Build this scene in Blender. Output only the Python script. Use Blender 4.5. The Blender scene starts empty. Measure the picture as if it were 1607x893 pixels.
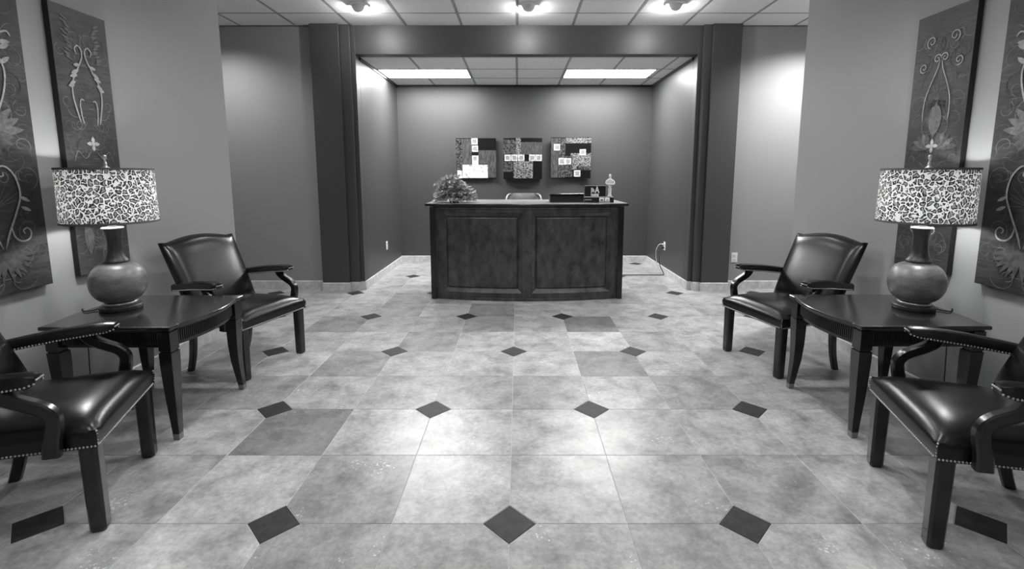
import bpy, bmesh, math, random
from mathutils import Vector, Matrix
from math import sin, cos, pi, radians, sqrt, atan2

S = bpy.context.scene
C = S.collection
R = random.Random(7)

# ------------------------------------------------------------ camera
FPX, TILT, PX, PY, HCAM = 750.0, 0.13307, 813.1, 375.0, 1.341
cd = bpy.data.cameras.new('camera')
cam = bpy.data.objects.new('camera', cd); C.objects.link(cam)
cd.sensor_fit = 'HORIZONTAL'; cd.sensor_width = 36.0
cd.lens = FPX / 1607 * 36.0
cd.shift_x = -(PX - 803.5) / 1607
cd.shift_y = -(446.5 - PY) / 1607
cd.clip_start = 0.05
cam.location = (0, 0, HCAM)
cam.rotation_euler = (pi / 2 - TILT, 0, 0)
S.camera = cam

# ------------------------------------------------------------ world, exposure, light levels
w = bpy.data.worlds.new('world'); S.world = w; w.use_nodes = True
w.node_tree.nodes['Background'].inputs[0].default_value = (1, 1, 1, 1)
w.node_tree.nodes['Background'].inputs[1].default_value = 0.35
S.view_settings.view_transform = 'Standard'
S.view_settings.look = 'None'
S.view_settings.exposure = 0.0
S.view_settings.gamma = 1.0
S.view_settings.use_curve_mapping = False
S.cycles.use_denoising = True
S.cycles.max_bounces = 8
S.cycles.diffuse_bounces = 5
S.cycles.sample_clamp_indirect = 6
L_EYE, L_ROOM, L_LAMP, L_PANEL, L_HALL_R, L_HALL_L = 14, 54, 40, 56.0, 300, 95

# ------------------------------------------------------------ materials (all neutral greys: the photograph is black and white)
def newmat(name):
    m = bpy.data.materials.new(name); m.use_nodes = True
    return m, m.node_tree.nodes, m.node_tree.links, m.node_tree.nodes['Principled BSDF']
def g(v): return (v, v, v, 1)
def plain(name, v, rough=.5, metal=0, coat=0, spec=.5, bump=0, bscale=200, var=0, vscale=3, stretch=(1, 1, 1)):
    m, n, l, b = newmat(name)
    b.inputs['Base Color'].default_value = g(v); b.inputs['Roughness'].default_value = rough
    b.inputs['Metallic'].default_value = metal; b.inputs['Coat Weight'].default_value = coat
    b.inputs['Coat Roughness'].default_value = .12
    b.inputs['Specular IOR Level'].default_value = spec
    tc = n.new('ShaderNodeTexCoord'); mp = n.new('ShaderNodeMapping'); l.new(tc.outputs['Object'], mp.inputs[0])
    mp.inputs['Scale'].default_value = stretch
    if var:
        t = n.new('ShaderNodeTexNoise'); t.inputs['Scale'].default_value = vscale; t.inputs['Detail'].default_value = 6
        t.inputs['Roughness'].default_value = .65
        l.new(mp.outputs[0], t.inputs[0])
        r = n.new('ShaderNodeValToRGB'); l.new(t.outputs[0], r.inputs[0]); l.new(r.outputs[0], b.inputs['Base Color'])
        r.color_ramp.elements[0].position = .3; r.color_ramp.elements[1].position = .7
        r.color_ramp.elements[0].color = g(v * (1 - var)); r.color_ramp.elements[1].color = g(v * (1 + var))
    if bump:
        t = n.new('ShaderNodeTexNoise'); t.inputs['Scale'].default_value = bscale; t.inputs['Detail'].default_value = 3
        l.new(mp.outputs[0], t.inputs[0])
        bp = n.new('ShaderNodeBump'); bp.inputs['Strength'].default_value = bump; bp.inputs['Distance'].default_value = .002
        l.new(t.outputs[0], bp.inputs['Height']); l.new(bp.outputs[0], b.inputs['Normal'])
    return m
def emis(name, v, s):
    m, n, l, b = newmat(name)
    b.inputs['Base Color'].default_value = g(.8)
    b.inputs['Emission Color'].default_value = g(v); b.inputs['Emission Strength'].default_value = s
    return m

M = {}
M['wall'] = plain('light_wall_paint', .28, .6, bump=.08, bscale=350)
M['dark'] = plain('dark_wall_paint', .052, .45, bump=.08, bscale=350)
M['ceil'] = plain('ceiling_tile_board', .72, .9, bump=.35, bscale=260, var=.05, vscale=40)
M['bar'] = plain('ceiling_grid_metal', .30, .5)
M['white'] = plain('white_plastic', .75, .35)
M['fixture'] = plain('fixture_enamel', .7, .4)
M['wood'] = plain('ebony_wood', .009, .24, coat=.3, spec=.45, var=.5, vscale=9, stretch=(1, 8, 1))
M['tablewood'] = plain('table_top_wood', .016, .22, coat=.5, var=.6, vscale=7, stretch=(1, 6, 6))
M['desk'] = plain('desk_wood', .042, .33, coat=.3, var=.8, vscale=6, stretch=(2.2, 2.2, 1.2))
M['desktop'] = plain('desk_top_laminate', .36, .3, coat=.6, var=.4, vscale=5)
M['leather'] = plain('black_leather', .005, .27, spec=.45, bump=.2, bscale=120, var=.3, vscale=6)
M['brass'] = plain('nailhead_metal', .55, .3, metal=1)
M['ferrule'] = plain('ferrule_metal', .25, .4, metal=.6)
M['black'] = plain('black_plastic', .008, .3)
M['rubber'] = plain('black_cord_rubber', .01, .5)
M['lampbody'] = plain('lamp_ceramic', .19, .36, metal=.2, var=.4, vscale=14, stretch=(1, 1, 2.5), bump=.15, bscale=60)
M['lampneck'] = plain('lamp_neck_metal', .06, .35, metal=.5, var=.4, vscale=20, stretch=(3, 3, .5))
M['silver'] = plain('brushed_metal', .5, .3, metal=.9)
M['trimband'] = plain('shade_trim_band', .10, .6)
M['canvas_side'] = plain('canvas_side_black', .008, .6)
M['scroll'] = plain('pale_scroll_paint', .30, .55, var=.35, vscale=40)
M['scroll2'] = plain('mid_scroll_paint', .10, .55, var=.5, vscale=45)
M['scroll3'] = plain('faint_scroll_paint', .055, .55, var=.6, vscale=45)
M['scrolld'] = plain('dark_scroll_paint', .008, .55)
M['paper'] = plain('white_card', .8, .5)
M['grout'] = plain('grout', .62, .85, bump=.3, bscale=300)
M['baseb'] = plain('travertine_base', .55, .4, var=.25, vscale=14)
M['panel'] = emis('light_diffuser', 1, L_PANEL)
M['bulb'] = emis('bulb_glow', 1, 12)
M['pot'] = plain('dark_pot', .03, .5)
M['leaf'] = plain('leaf', .36, .5, var=.6, vscale=30)
M['petal'] = plain('pale_petal', .92, .5, var=.4, vscale=30)

def travertine():
    m, n, l, b = newmat('travertine_tile')
    tc = n.new('ShaderNodeTexCoord'); oi = n.new('ShaderNodeObjectInfo')
    at = n.new('ShaderNodeAttribute'); at.attribute_type = 'OBJECT'; at.attribute_name = 'tone'
    off = n.new('ShaderNodeVectorMath'); off.operation = 'ADD'; l.new(tc.outputs['Object'], off.inputs[0])
    sc = n.new('ShaderNodeVectorMath'); sc.operation = 'SCALE'; sc.inputs[3].default_value = 19
    l.new(oi.outputs['Location'], sc.inputs[0]); l.new(sc.outputs[0], off.inputs[1])
    a = n.new('ShaderNodeTexNoise'); a.inputs['Scale'].default_value = 6.5; a.inputs['Detail'].default_value = 10; a.inputs['Roughness'].default_value = .6
    a.inputs['Distortion'].default_value = .15
    l.new(off.outputs[0], a.inputs[0])
    r = n.new('ShaderNodeValToRGB'); l.new(a.outputs[0], r.inputs[0])
    r.color_ramp.elements[0].position = .24; r.color_ramp.elements[0].color = g(.17)
    r.color_ramp.elements[1].position = .76; r.color_ramp.elements[1].color = g(.56)
    e = r.color_ramp.elements.new(.5); e.color = g(.39)
    mul = n.new('ShaderNodeMix'); mul.data_type = 'RGBA'; mul.blend_type = 'MULTIPLY'; mul.inputs[0].default_value = 1
    l.new(r.outputs[0], mul.inputs[6]); l.new(at.outputs['Fac'], mul.inputs[7])
    # fine dark veins
    v = n.new('ShaderNodeTexNoise'); v.inputs['Scale'].default_value = 38; v.inputs['Detail'].default_value = 8; v.inputs['Roughness'].default_value = .78
    l.new(off.outputs[0], v.inputs[0])
    vr = n.new('ShaderNodeValToRGB'); l.new(v.outputs[0], vr.inputs[0])
    vr.color_ramp.elements[0].position = .28; vr.color_ramp.elements[0].color = g(.60); vr.color_ramp.elements[1].position = .70; vr.color_ramp.elements[1].color = g(1.22)
    m2 = n.new('ShaderNodeMix'); m2.data_type = 'RGBA'; m2.blend_type = 'MULTIPLY'; m2.inputs[0].default_value = 1
    l.new(mul.outputs[2], m2.inputs[6]); l.new(vr.outputs[0], m2.inputs[7])
    # pale filled pits, clustered
    p = n.new('ShaderNodeTexNoise'); p.inputs['Scale'].default_value = 70; p.inputs['Detail'].default_value = 2
    l.new(off.outputs[0], p.inputs[0])
    q = n.new('ShaderNodeTexNoise'); q.inputs['Scale'].default_value = 4; l.new(off.outputs[0], q.inputs[0])
    ad = n.new('ShaderNodeMath'); ad.operation = 'ADD'; l.new(p.outputs[0], ad.inputs[0]); l.new(q.outputs[0], ad.inputs[1])
    pr = n.new('ShaderNodeValToRGB'); l.new(ad.outputs[0], pr.inputs[0])
    ms = n.new('ShaderNodeMath'); ms.operation = 'MULTIPLY'; ms.inputs[1].default_value = .5; l.new(ad.outputs[0], ms.inputs[0]); l.new(ms.outputs[0], pr.inputs[0])
    pr.color_ramp.elements[0].position = .655; pr.color_ramp.elements[0].color = g(0); pr.color_ramp.elements[1].position = .675; pr.color_ramp.elements[1].color = g(.75)
    m3 = n.new('ShaderNodeMix'); m3.data_type = 'RGBA'
    l.new(pr.outputs[0], m3.inputs[0]); l.new(m2.outputs[2], m3.inputs[6]); m3.inputs[7].default_value = g(.72)
    l.new(m3.outputs[2], b.inputs['Base Color'])
    b.inputs['Roughness'].default_value = .29; b.inputs['Specular IOR Level'].default_value = .38
    bp = n.new('ShaderNodeBump'); bp.inputs['Strength'].default_value = .06; bp.inputs['Distance'].default_value = .003
    l.new(v.outputs[0], bp.inputs['Height']); l.new(bp.outputs[0], b.inputs['Normal'])
    return m
M['trav'] = travertine()
M['inset'] = plain('dark_stone_inset', .032, .5, spec=.25, var=.45, vscale=22)

def leopard():
    m, n, l, b = newmat('leopard_fabric')
    n.remove(b)
    def math(op, a, c=None):
        q = n.new('ShaderNodeMath'); q.operation = op
        for k, v in ((0, a), (1, c)):
            if v is None: continue
            if isinstance(v, (int, float)): q.inputs[k].default_value = v
            else: l.new(v, q.inputs[k])
        return q.outputs[0]
    tc = n.new('ShaderNodeTexCoord'); sp = n.new('ShaderNodeSeparateXYZ'); l.new(tc.outputs['Object'], sp.inputs[0])
    ang = math('MULTIPLY', math('ARCTAN2', sp.outputs[0], math('MULTIPLY', sp.outputs[1], -1.0)), .21)
    cb = n.new('ShaderNodeCombineXYZ'); l.new(ang, cb.inputs[0]); l.new(math('MULTIPLY', sp.outputs[2], .85), cb.inputs[1])
    nz = n.new('ShaderNodeTexNoise'); nz.inputs['Scale'].default_value = 40; l.new(cb.outputs[0], nz.inputs[0])
    ma = n.new('ShaderNodeMix'); ma.data_type = 'RGBA'; ma.blend_type = 'LINEAR_LIGHT'; ma.inputs[0].default_value = .012
    l.new(cb.outputs[0], ma.inputs[6]); l.new(nz.outputs[1], ma.inputs[7])
    vo = n.new('ShaderNodeTexVoronoi'); vo.voronoi_dimensions = '2D'; vo.feature = 'DISTANCE_TO_EDGE'; vo.inputs['Scale'].default_value = 43; vo.inputs['Randomness'].default_value = .95
    l.new(ma.outputs[2], vo.inputs['Vector'])
    br = n.new('ShaderNodeTexNoise'); br.inputs['Scale'].default_value = 75; br.inputs['Detail'].default_value = 1; l.new(cb.outputs[0], br.inputs[0])
    # wobble the ring so that it breaks into rosette spots
    d = math('ADD', vo.outputs['Distance'], math('MULTIPLY', math('SUBTRACT', br.outputs[0], .5), .36))
    ring = n.new('ShaderNodeValToRGB'); l.new(d, ring.inputs[0])
    cr = ring.color_ramp; cr.elements[0].position = 0; cr.elements[0].color = g(.74)
    cr.elements[1].position = .07; cr.elements[1].color = g(.72)
    for p_, c_ in ((.09, .70), (.125, .03), (.285, .03), (.335, .26)):
        e = cr.elements.new(p_); e.color = g(c_)
    bk = n.new('ShaderNodeTexNoise'); bk.inputs['Scale'].default_value = 48; bk.inputs['Detail'].default_value = 0; l.new(sp.inputs[0].links[0].from_socket, bk.inputs[0])
    bkr = n.new('ShaderNodeValToRGB'); l.new(bk.outputs[0], bkr.inputs[0]); bkr.color_ramp.elements[0].position = .64; bkr.color_ramp.elements[1].position = .68
    brk = n.new('ShaderNodeMix'); brk.data_type = 'RGBA'; l.new(bkr.outputs[0], brk.inputs[0]); l.new(ring.outputs[0], brk.inputs[6]); brk.inputs[7].default_value = g(.72)
    ring = brk
    df = n.new('ShaderNodeBsdfDiffuse'); t = n.new('ShaderNodeBsdfTranslucent'); sh = n.new('ShaderNodeMixShader'); sh.inputs[0].default_value = .11
    l.new(ring.outputs[2], df.inputs[0]); l.new(ring.outputs[2], t.inputs[0]); l.new(df.outputs[0], sh.inputs[1]); l.new(t.outputs[0], sh.inputs[2])
    l.new(sh.outputs[0], n['Material Output'].inputs[0])
    return m
M['leopard'] = leopard()

def canvas_paint():
    m, n, l, b = newmat('dark_canvas_paint')
    tc = n.new('ShaderNodeTexCoord'); mp = n.new('ShaderNodeMapping'); l.new(tc.outputs['Object'], mp.inputs[0]); mp.inputs['Scale'].default_value = (1, 1, 7)
    a = n.new('ShaderNodeTexNoise'); a.inputs['Scale'].default_value = 9; a.inputs['Detail'].default_value = 9; a.inputs['Roughness'].default_value = .75; l.new(mp.outputs[0], a.inputs[0])
    c = n.new('ShaderNodeTexNoise'); c.inputs['Scale'].default_value = 3.2; c.inputs['Detail'].default_value = 4; l.new(tc.outputs['Object'], c.inputs[0])
    r = n.new('ShaderNodeValToRGB'); l.new(a.outputs[0], r.inputs[0]); r.color_ramp.elements[0].position = .35; r.color_ramp.elements[0].color = g(.006); r.color_ramp.elements[1].position = .75; r.color_ramp.elements[1].color = g(.045)
    r2 = n.new('ShaderNodeValToRGB'); l.new(c.outputs[0], r2.inputs[0]); r2.color_ramp.elements[0].position = .35; r2.color_ramp.elements[0].color = g(.4); r2.color_ramp.elements[1].position = .65; r2.color_ramp.elements[1].color = g(1.8)
    mu = n.new('ShaderNodeMix'); mu.data_type = 'RGBA'; mu.blend_type = 'MULTIPLY'; mu.inputs[0].default_value = 1
    l.new(r.outputs[0], mu.inputs[6]); l.new(r2.outputs[0], mu.inputs[7]); l.new(mu.outputs[2], b.inputs['Base Color'])
    b.inputs['Roughness'].default_value = .5
    bp = n.new('ShaderNodeBump'); bp.inputs['Strength'].default_value = .4; bp.inputs['Distance'].default_value = .002; l.new(a.outputs[0], bp.inputs['Height']); l.new(bp.outputs[0], b.inputs['Normal'])
    return m
M['canvas'] = canvas_paint()
def speckle(name, lo, hi, scale, p0=.42, p1=.58, stretch=(1, 1, 1)):
    m, n, l, b = newmat(name)
    tc = n.new('ShaderNodeTexCoord'); mp = n.new('ShaderNodeMapping'); l.new(tc.outputs['Object'], mp.inputs[0]); mp.inputs['Scale'].default_value = stretch
    a = n.new('ShaderNodeTexNoise'); a.inputs['Scale'].default_value = scale; a.inputs['Detail'].default_value = 4; a.inputs['Roughness'].default_value = .7; l.new(mp.outputs[0], a.inputs[0])
    r = n.new('ShaderNodeValToRGB'); l.new(a.outputs[0], r.inputs[0]); r.color_ramp.elements[0].position = p0; r.color_ramp.elements[0].color = g(lo); r.color_ramp.elements[1].position = p1; r.color_ramp.elements[1].color = g(hi)
    l.new(r.outputs[0], b.inputs['Base Color']); b.inputs['Roughness'].default_value = .5; b.inputs['Specular IOR Level'].default_value = .12
    return m
M['spk'] = speckle('speckled_paint', .008, .24, 55)
M['spk_d'] = speckle('dark_speckled_paint', .003, .09, 45)
M['brush'] = speckle('brushed_grey_paint', .015, .095, 10, .3, .7, (5, 1, 1.5))
M['brush_d'] = speckle('brushed_dark_paint', .001, .006, 8, .3, .7, (1, 1, 6))
M['pale'] = speckle('pale_paint', .16, .62, 24, .34, .50)
M['square_mid'] = plain('grey_square_paint', .20, .5, var=.35, vscale=40)
M['tile_pale'] = speckle('pale_square_paint', .22, .6, 60, .4, .55)

# ------------------------------------------------------------ mesh helpers
class MB:
    def __init__(s): s.v = []; s.f = []
    def add(s, vs, fs):
        o = len(s.v); s.v += [tuple(p) for p in vs]; s.f += [tuple(i + o for i in f) for f in fs]; return s
    def box(s, x0, x1, y0, y1, z0, z1):
        vs = [(x, y, z) for z in (z0, z1) for y in (y0, y1) for x in (x0, x1)]
        return s.add(vs, [(0, 2, 3, 1), (4, 5, 7, 6), (0, 1, 5, 4), (2, 6, 7, 3), (0, 4, 6, 2), (1, 3, 7, 5)])
    def prism(s, pts, z0, z1):                       # pts counter-clockwise in XY
        k = len(pts)
        vs = [(x, y, z0) for x, y in pts] + [(x, y, z1) for x, y in pts]
        return s.add(vs, [tuple(range(k))[::-1], tuple(range(k, 2 * k))] + [(i, (i + 1) % k, k + (i + 1) % k, k + i) for i in range(k)])
    def loft(s, rings, cap=True):                    # list of equal-length vertex rings
        k = len(rings[0]); vs = [p for r in rings for p in r]; fs = []
        for j in range(len(rings) - 1):
            for i in range(k):
                fs.append((j * k + i, j * k + (i + 1) % k, (j + 1) * k + (i + 1) % k, (j + 1) * k + i))
        if cap:
            fs.append(tuple(range(k))[::-1]); fs.append(tuple(range((len(rings) - 1) * k, len(rings) * k)))
        return s.add(vs, fs)
    def lathe(s, prof, n=40, c=(0, 0)):
        rings = [[(c[0] + r * cos(2 * pi * i / n), c[1] + r * sin(2 * pi * i / n), z) for i in range(n)] for r, z in prof]
        return s.loft(rings)
    def tube(s, pts, r, n=8):
        pts = [Vector(p) for p in pts]; rings = []
        for i, p in enumerate(pts):
            t = (pts[min(i + 1, len(pts) - 1)] - pts[max(i - 1, 0)]).normalized()
            u = t.cross(Vector((0, 0, 1)));  u = u if u.length > 1e-3 else t.cross(Vector((0, 1, 0)))
            u.normalize(); q = u.cross(t)
            rr = r[i] if isinstance(r, (list, tuple)) else r
            rings.append([p + rr * (cos(2 * pi * k / n) * u + sin(2 * pi * k / n) * q) for k in range(n)])
        return s.loft(rings)
    def grid(s, fn, nu, nv):
        vs = [fn(i / nu, j / nv) for j in range(nv + 1) for i in range(nu + 1)]
        fs = [(j * (nu + 1) + i, j * (nu + 1) + i + 1, (j + 1) * (nu + 1) + i + 1, (j + 1) * (nu + 1) + i) for j in range(nv) for i in range(nu)]
        return s.add(vs, fs)
    def bead(s, p, r):
        p = Vector(p)
        vs = [p + Vector((r, 0, 0)), p + Vector((-r, 0, 0)), p + Vector((0, r, 0)), p + Vector((0, -r, 0)), p + Vector((0, 0, r)), p + Vector((0, 0, -r))]
        k = r * .58
        vs += [p + Vector((a, b_, c_)) for a in (-k, k) for b_ in (-k, k) for c_ in (-k, k)]
        fs = []
        ax = {(0, 1): 0, (0, -1): 1, (1, 1): 2, (1, -1): 3, (2, 1): 4, (2, -1): 5}
        corner = lambda a, b_, c_: 6 + (4 if a > 0 else 0) + (2 if b_ > 0 else 0) + (1 if c_ > 0 else 0)
        for (d, sg), vi in ax.items():
            o = [i for i in range(3) if i != d]; cs = []
            for q in ((-1, -1), (1, -1), (1, 1), (-1, 1)):
                t = [0, 0, 0]; t[d] = sg; t[o[0]] = q[0]; t[o[1]] = q[1]; cs.append(corner(*t))
            if (sg > 0) == (d == 1): cs = cs[::-1]
            for i in range(4): fs.append((vi, cs[i], cs[(i + 1) % 4]))
        return s.add(vs, fs)
    def mesh(s, name, mat, smooth=False):
        me = bpy.data.meshes.new(name); me.from_pydata(s.v, [], s.f); me.materials.append(mat)
        bm = bmesh.new(); bm.from_mesh(me); bmesh.ops.recalc_face_normals(bm, faces=bm.faces); bm.to_mesh(me); bm.free()
        if smooth:
            me.shade_smooth() if smooth is True else me.shade_auto(smooth) if hasattr(me, 'shade_auto') else None
        return me
    def build(s, name, mat, parent=None, smooth=False, bevel=0, seg=2):
        me = s.mesh(name, mat, smooth is True)
        o = bpy.data.objects.new(name, me); C.objects.link(o); o.parent = parent
        if bevel:
            md = o.modifiers.new('bevel', 'BEVEL'); md.width = bevel; md.segments = seg; md.limit_method = 'ANGLE'; md.angle_limit = radians(35)
            md.harden_normals = False
        if smooth == 'auto':
            for p in me.polygons: p.use_smooth = True
            me.set_sharp_from_angle(angle=radians(38))
        return o
def empty(name, loc=(0, 0, 0), rz=0):
    o = bpy.data.objects.new(name, None); C.objects.link(o); o.location = loc; o.rotation_euler = (0, 0, rz); o.empty_display_size = .1
    return o
def tag(o, label, cat, group=None):
    o['label'] = label; o['category'] = cat
    if group: o['group'] = group
    return o
def structure(o): o['kind'] = 'structure'; return o
def copy_tree(o, parent=None):
    c = o.copy(); C.objects.link(c); c.parent = parent
    for ch in list(o.children): copy_tree(ch, c)
    return c
def smoothpath(pts, k=6):
    out = []; n = len(pts)
    P_ = [Vector(p) for p in pts]
    for i in range(n - 1):
        a, b, c, d = P_[max(i - 1, 0)], P_[i], P_[i + 1], P_[min(i + 2, n - 1)]
        for j in range(k):
            t = j / k
            out.append(.5 * ((2 * b) + (c - a) * t + (2 * a - 5 * b + 4 * c - d) * t * t + (3 * b - a - 3 * c + d) * t ** 3))
    out.append(P_[-1]); return out
def octo(hx, hy, ch):
    return [(hx, -hy + ch), (hx, hy - ch), (hx - ch, hy), (-hx + ch, hy), (-hx, hy - ch), (-hx, -hy + ch), (-hx + ch, -hy), (hx - ch, -hy)]

# ------------------------------------------------------------ room dimensions (metres)
XL, XR = -2.51, 2.475          # side wall faces
YB = -2.2                      # wall behind the camera
CL, CR = 4.21, 4.29            # where the side walls end
YH = 5.55                      # light hall wall
HZ = 2.97                      # ceiling
RX0, RX1, RY, RZ = -1.80, 1.99, 7.31, 2.66   # recess
HX = 4.6                       # hall ends

def wall(name, *b, mat='wall'):
    return structure(MB().box(*b).build(name, M[mat]))
wall('wall_left', XL - .16, XL, YB, CL, 0, HZ)
wall('wall_right', XR, XR + .16, YB, CR, 0, HZ)
wall('wall_hall_left', -HX, -2.27, YH, YH + .14, 0, HZ)
wall('wall_hall_right', 2.44, HX, YH, YH + .14, 0, HZ)
wall('wall_hall_end_left', -HX - .14, -HX, CL - 1.2, YH + .14, 0, HZ)
wall('wall_hall_end_right', HX, HX + .14, CR - 1.2, YH + .14, 0, HZ)
wall('wall_hall_return_left', -HX, XL - .16, CL - .16, CL, 0, HZ)
wall('wall_hall_return_right', XR + .16, HX, CR - .16, CR, 0, HZ)
wall('wall_recess_left', RX0 - .14, RX0, 5.64, RY + .14, 0, HZ, mat='dark')
wall('wall_recess_right', RX1, RX1 + .14, 5.64, RY + .14, 0, HZ, mat='dark')
wall('wall_recess_back', RX0, RX1, RY, RY + .14, 0, HZ, mat='dark')

# stepped dark surround of the recess
sur = MB().box(-1.845, RX0, 5.51, 5.64, 0, HZ).box(RX1, 2.035, 5.51, 5.64, 0, HZ).box(RX0, RX1, 5.51, 5.64, RZ + .004, HZ)
structure(sur.build('wall_recess_header', M['dark'], bevel=.003))
for n_, a, b_ in (('left', -2.27, -1.955), ('right', 2.125, 2.44)):
    o = structure(MB().box(a, b_, 5.44, 5.70, 0, HZ).build('wall_pilaster_' + n_, M['dark'], bevel=.004))
structure(MB().box(-1.955, -1.845, 5.475, 5.70, 0, HZ).build('wall_pilaster_step_left', M['dark'], bevel=.004))
structure(MB().box(2.035, 2.125, 5.475, 5.70, 0, HZ).build('wall_pilaster_step_right', M['dark'], bevel=.004))
# black strips standing in for the shadow line under the recess ceiling
structure(MB().box(RX0, RX0 + .016, 5.64, RY, RZ - .03, RZ - .002).build('shadow_strip_1', M['black']))
structure(MB().box(RX1 - .016, RX1, 5.64, RY, RZ - .03, RZ - .002).build('shadow_strip_2', M['black']))
structure(MB().box(RX0 + .016, RX1 - .016, RY - .016, RY, RZ - .03, RZ - .002).build('shadow_strip_3', M['black']))

# rear wall; unseen storefront window behind the camera added to let in light
rear = MB().box(XL, -1.9, YB - .16, YB, 0, HZ).box(1.9, XR, YB - .16, YB, 0, HZ).box(-1.9, 1.9, YB - .16, YB, 2.45, HZ)
structure(rear.build('wall_back', M['wall']))
win = empty('fill_window_1', (0, YB - .08, 0)); structure(win)
fr = MB()
for x in (-1.875, -.63, .63, 1.875): fr.box(x - .025, x + .025, -.04, .04, 0, 2.45)
fr.box(-1.85, 1.85, -.04, .04, 2.4, 2.45).box(-1.85, 1.85, -.04, .04, .0, .08)
fr.build('fill_window_frame', M['black'], win)
gm, gn, gl, gb = newmat('clear_fill_window_glass'); gn.remove(gb)
tr = gn.new('ShaderNodeBsdfTransparent'); gs = gn.new('ShaderNodeBsdfGlossy'); gs.inputs['Roughness'].default_value = .02
mxs = gn.new('ShaderNodeMixShader'); mxs.inputs[0].default_value = .07
gl.new(tr.outputs[0], mxs.inputs[1]); gl.new(gs.outputs[0], mxs.inputs[2]); gl.new(mxs.outputs[0], gn['Material Output'].inputs[0])
for x in (-1.2525, 0, 1.2525): MB().box(x - .595, x + .595, -.004, .004, .08, 2.4).build('pane', gm, win)

# ------------------------------------------------------------ floor: clipped travertine tiles with dark diamond insets
T = .4572; TX0, TY0 = -.0337, 1.692; DH = .1024; GAP = .0011
floor = structure(MB().box(-HX, HX, YB, RY, -.06, -.0022).build('floor', M['grout']))
def clip_tile(corner):
    h = T / 2 - GAP; d = DH + GAP * .6
    cs = {(1, 1): [(h, h - d), (h - d, h)], (-1, 1): [(-h + d, h), (-h, h - d)], (-1, -1): [(-h, -h + d), (-h + d, -h)], (1, -1): [(h - d, -h), (h, -h + d)]}
    pts = []
    for c in ((1, 1), (-1, 1), (-1, -1), (1, -1)):
        pts += cs[c] if c == corner else [(c[0] * h, c[1] * h)]
    return pts
def slab(pts, ch=.0012, depth=.012):
    k = len(pts); cx = sum(p[0] for p in pts) / k; cy = sum(p[1] for p in pts) / k
    ins = []
    for x, y in pts:
        d = sqrt((x - cx) ** 2 + (y - cy) ** 2); ins.append((x - (x - cx) / d * ch * 1.4, y - (y - cy) / d * ch * 1.4))
    m = MB(); m.loft([[(x, y, -depth) for x, y in pts], [(x, y, -ch) for x, y in pts], [(x, y, 0) for x, y in ins]])
    return m
tile_me = {c: slab(clip_tile(c)).mesh('floor_tile', M['trav']) for c in ((1, 1), (-1, 1), (-1, -1), (1, -1))}
dia_me = slab([(DH, 0), (0, DH), (-DH, 0), (0, -DH)]).mesh('diamond_inset', M['inset'])
DARK = {(-3, 1): .60, (1, 5): .58, (1, 3): .64, (-3, 3): .74, (-2, 4): .74, (-1, 6): .68, (-4, 5): .66, (0, 2): .78, (-2, 2): .84, (-1, 2): .82, (2, 2): .80}
LIGHT = {(0, 3): 1.12, (1, 4): 1.22, (-1, 1): 1.08, (0, 1): .98, (-1, 4): 1.04, (-3, 4): 1.02, (3, 4): 1.06}
def visible(i, n):
    x, y = TX0 + (i + .5) * T, TY0 + (n + .5) * T
    if n < -2 or y > RY + .1: return False
    if y < CL and not (XL - .2 < x < XR + .2): return False
    if y > 5.7 and not (RX0 - .2 < x < RX1 + .2): return False
    return abs(x) < .75 + 1.14 * (y + .45) if y > 0 else abs(x) < 1.6
rest = MB(); rnd = random.Random(11); nt = 0
def diamond_at(i, n): return n % 2 == 0 and (i - n // 2) % 2 == 0
for n in range(-9, 13):
    for i in range(-11, 11):
        x, y = TX0 + (i + .5) * T, TY0 + (n + .5) * T
        if abs(x) > HX or y > RY + .2 or y < YB - .2: continue
        corner = None
        for sx in (0, 1):
            for sy in (0, 1):
                if diamond_at(i + sx, n + sy): corner = (2 * sx - 1, 2 * sy - 1)
        tone = rnd.choice((.78, .86, .94, 1, 1, 1.06, 1.14)) * rnd.uniform(.95, 1.05)
        tone = LIGHT.get((i, n), DARK.get((i, n), tone))
        if visible(i, n):
            o = bpy.data.objects.new('floor_tile', tile_me[corner]); C.objects.link(o); o.parent = floor
            o.location = (x, y, 0); o['tone'] = tone; nt += 1
        elif (y < CL and XL < x < XR) or CL < y < YH or (y > YH and RX0 < x < RX1):
            rest.add([(a + x, b_ + y, -.002) for a, b_ in clip_tile(corner)], [tuple(range(5))])
for n in range(-8, 13):
    for i in range(-11, 11):
        if not diamond_at(i, n): continue
        x, y = TX0 + i * T, TY0 + n * T
        if abs(x) > HX or y > RY or y < YB: continue
        if any(visible(i - a, n - b_) for a in (0, 1) for b_ in (0, 1)):
            o = bpy.data.objects.new('diamond_inset', dia_me); C.objects.link(o); o.parent = floor; o.location = (x, y, 0)
ro = rest.build('distant_tiles', M['trav'], floor); ro['tone'] = 1.0; ro['kind'] = 'stuff'

# ------------------------------------------------------------ stone baseboards, tile by tile
BH, BT = .10, .012
bb_cache = {}
def baseboard(side, p0, p1, nrm, first=.3):
    d = Vector((p1[0] - p0[0], p1[1] - p0[1], 0)); Ln = d.length; d.normalize(); nv = Vector((*nrm, 0))
    root = structure(empty('baseboard_' + side, (p0[0], p0[1], 0)))
    s = 0; k = min(first, Ln)
    while s < Ln - .004:
        e = min(k, Ln); a = d * (s + .001); b_ = d * (e - .001)
        pr = [(0, 0), (BT, 0), (BT, BH - .006), (BT - .005, BH), (0, BH)]
        m = MB(); m.loft([[a + nv * t + Vector((0, 0, z)) for t, z in pr], [b_ + nv * t + Vector((0, 0, z)) for t, z in pr]])
        o = m.build('baseboard_tile', M['baseb'], root)
        s = e; k = e + T
    return root
baseboard('left', (XL, CL), (XL, YB), (1, 0), .31)
baseboard('right', (XR, YB), (XR, CR), (-1, 0), .31)
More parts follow.
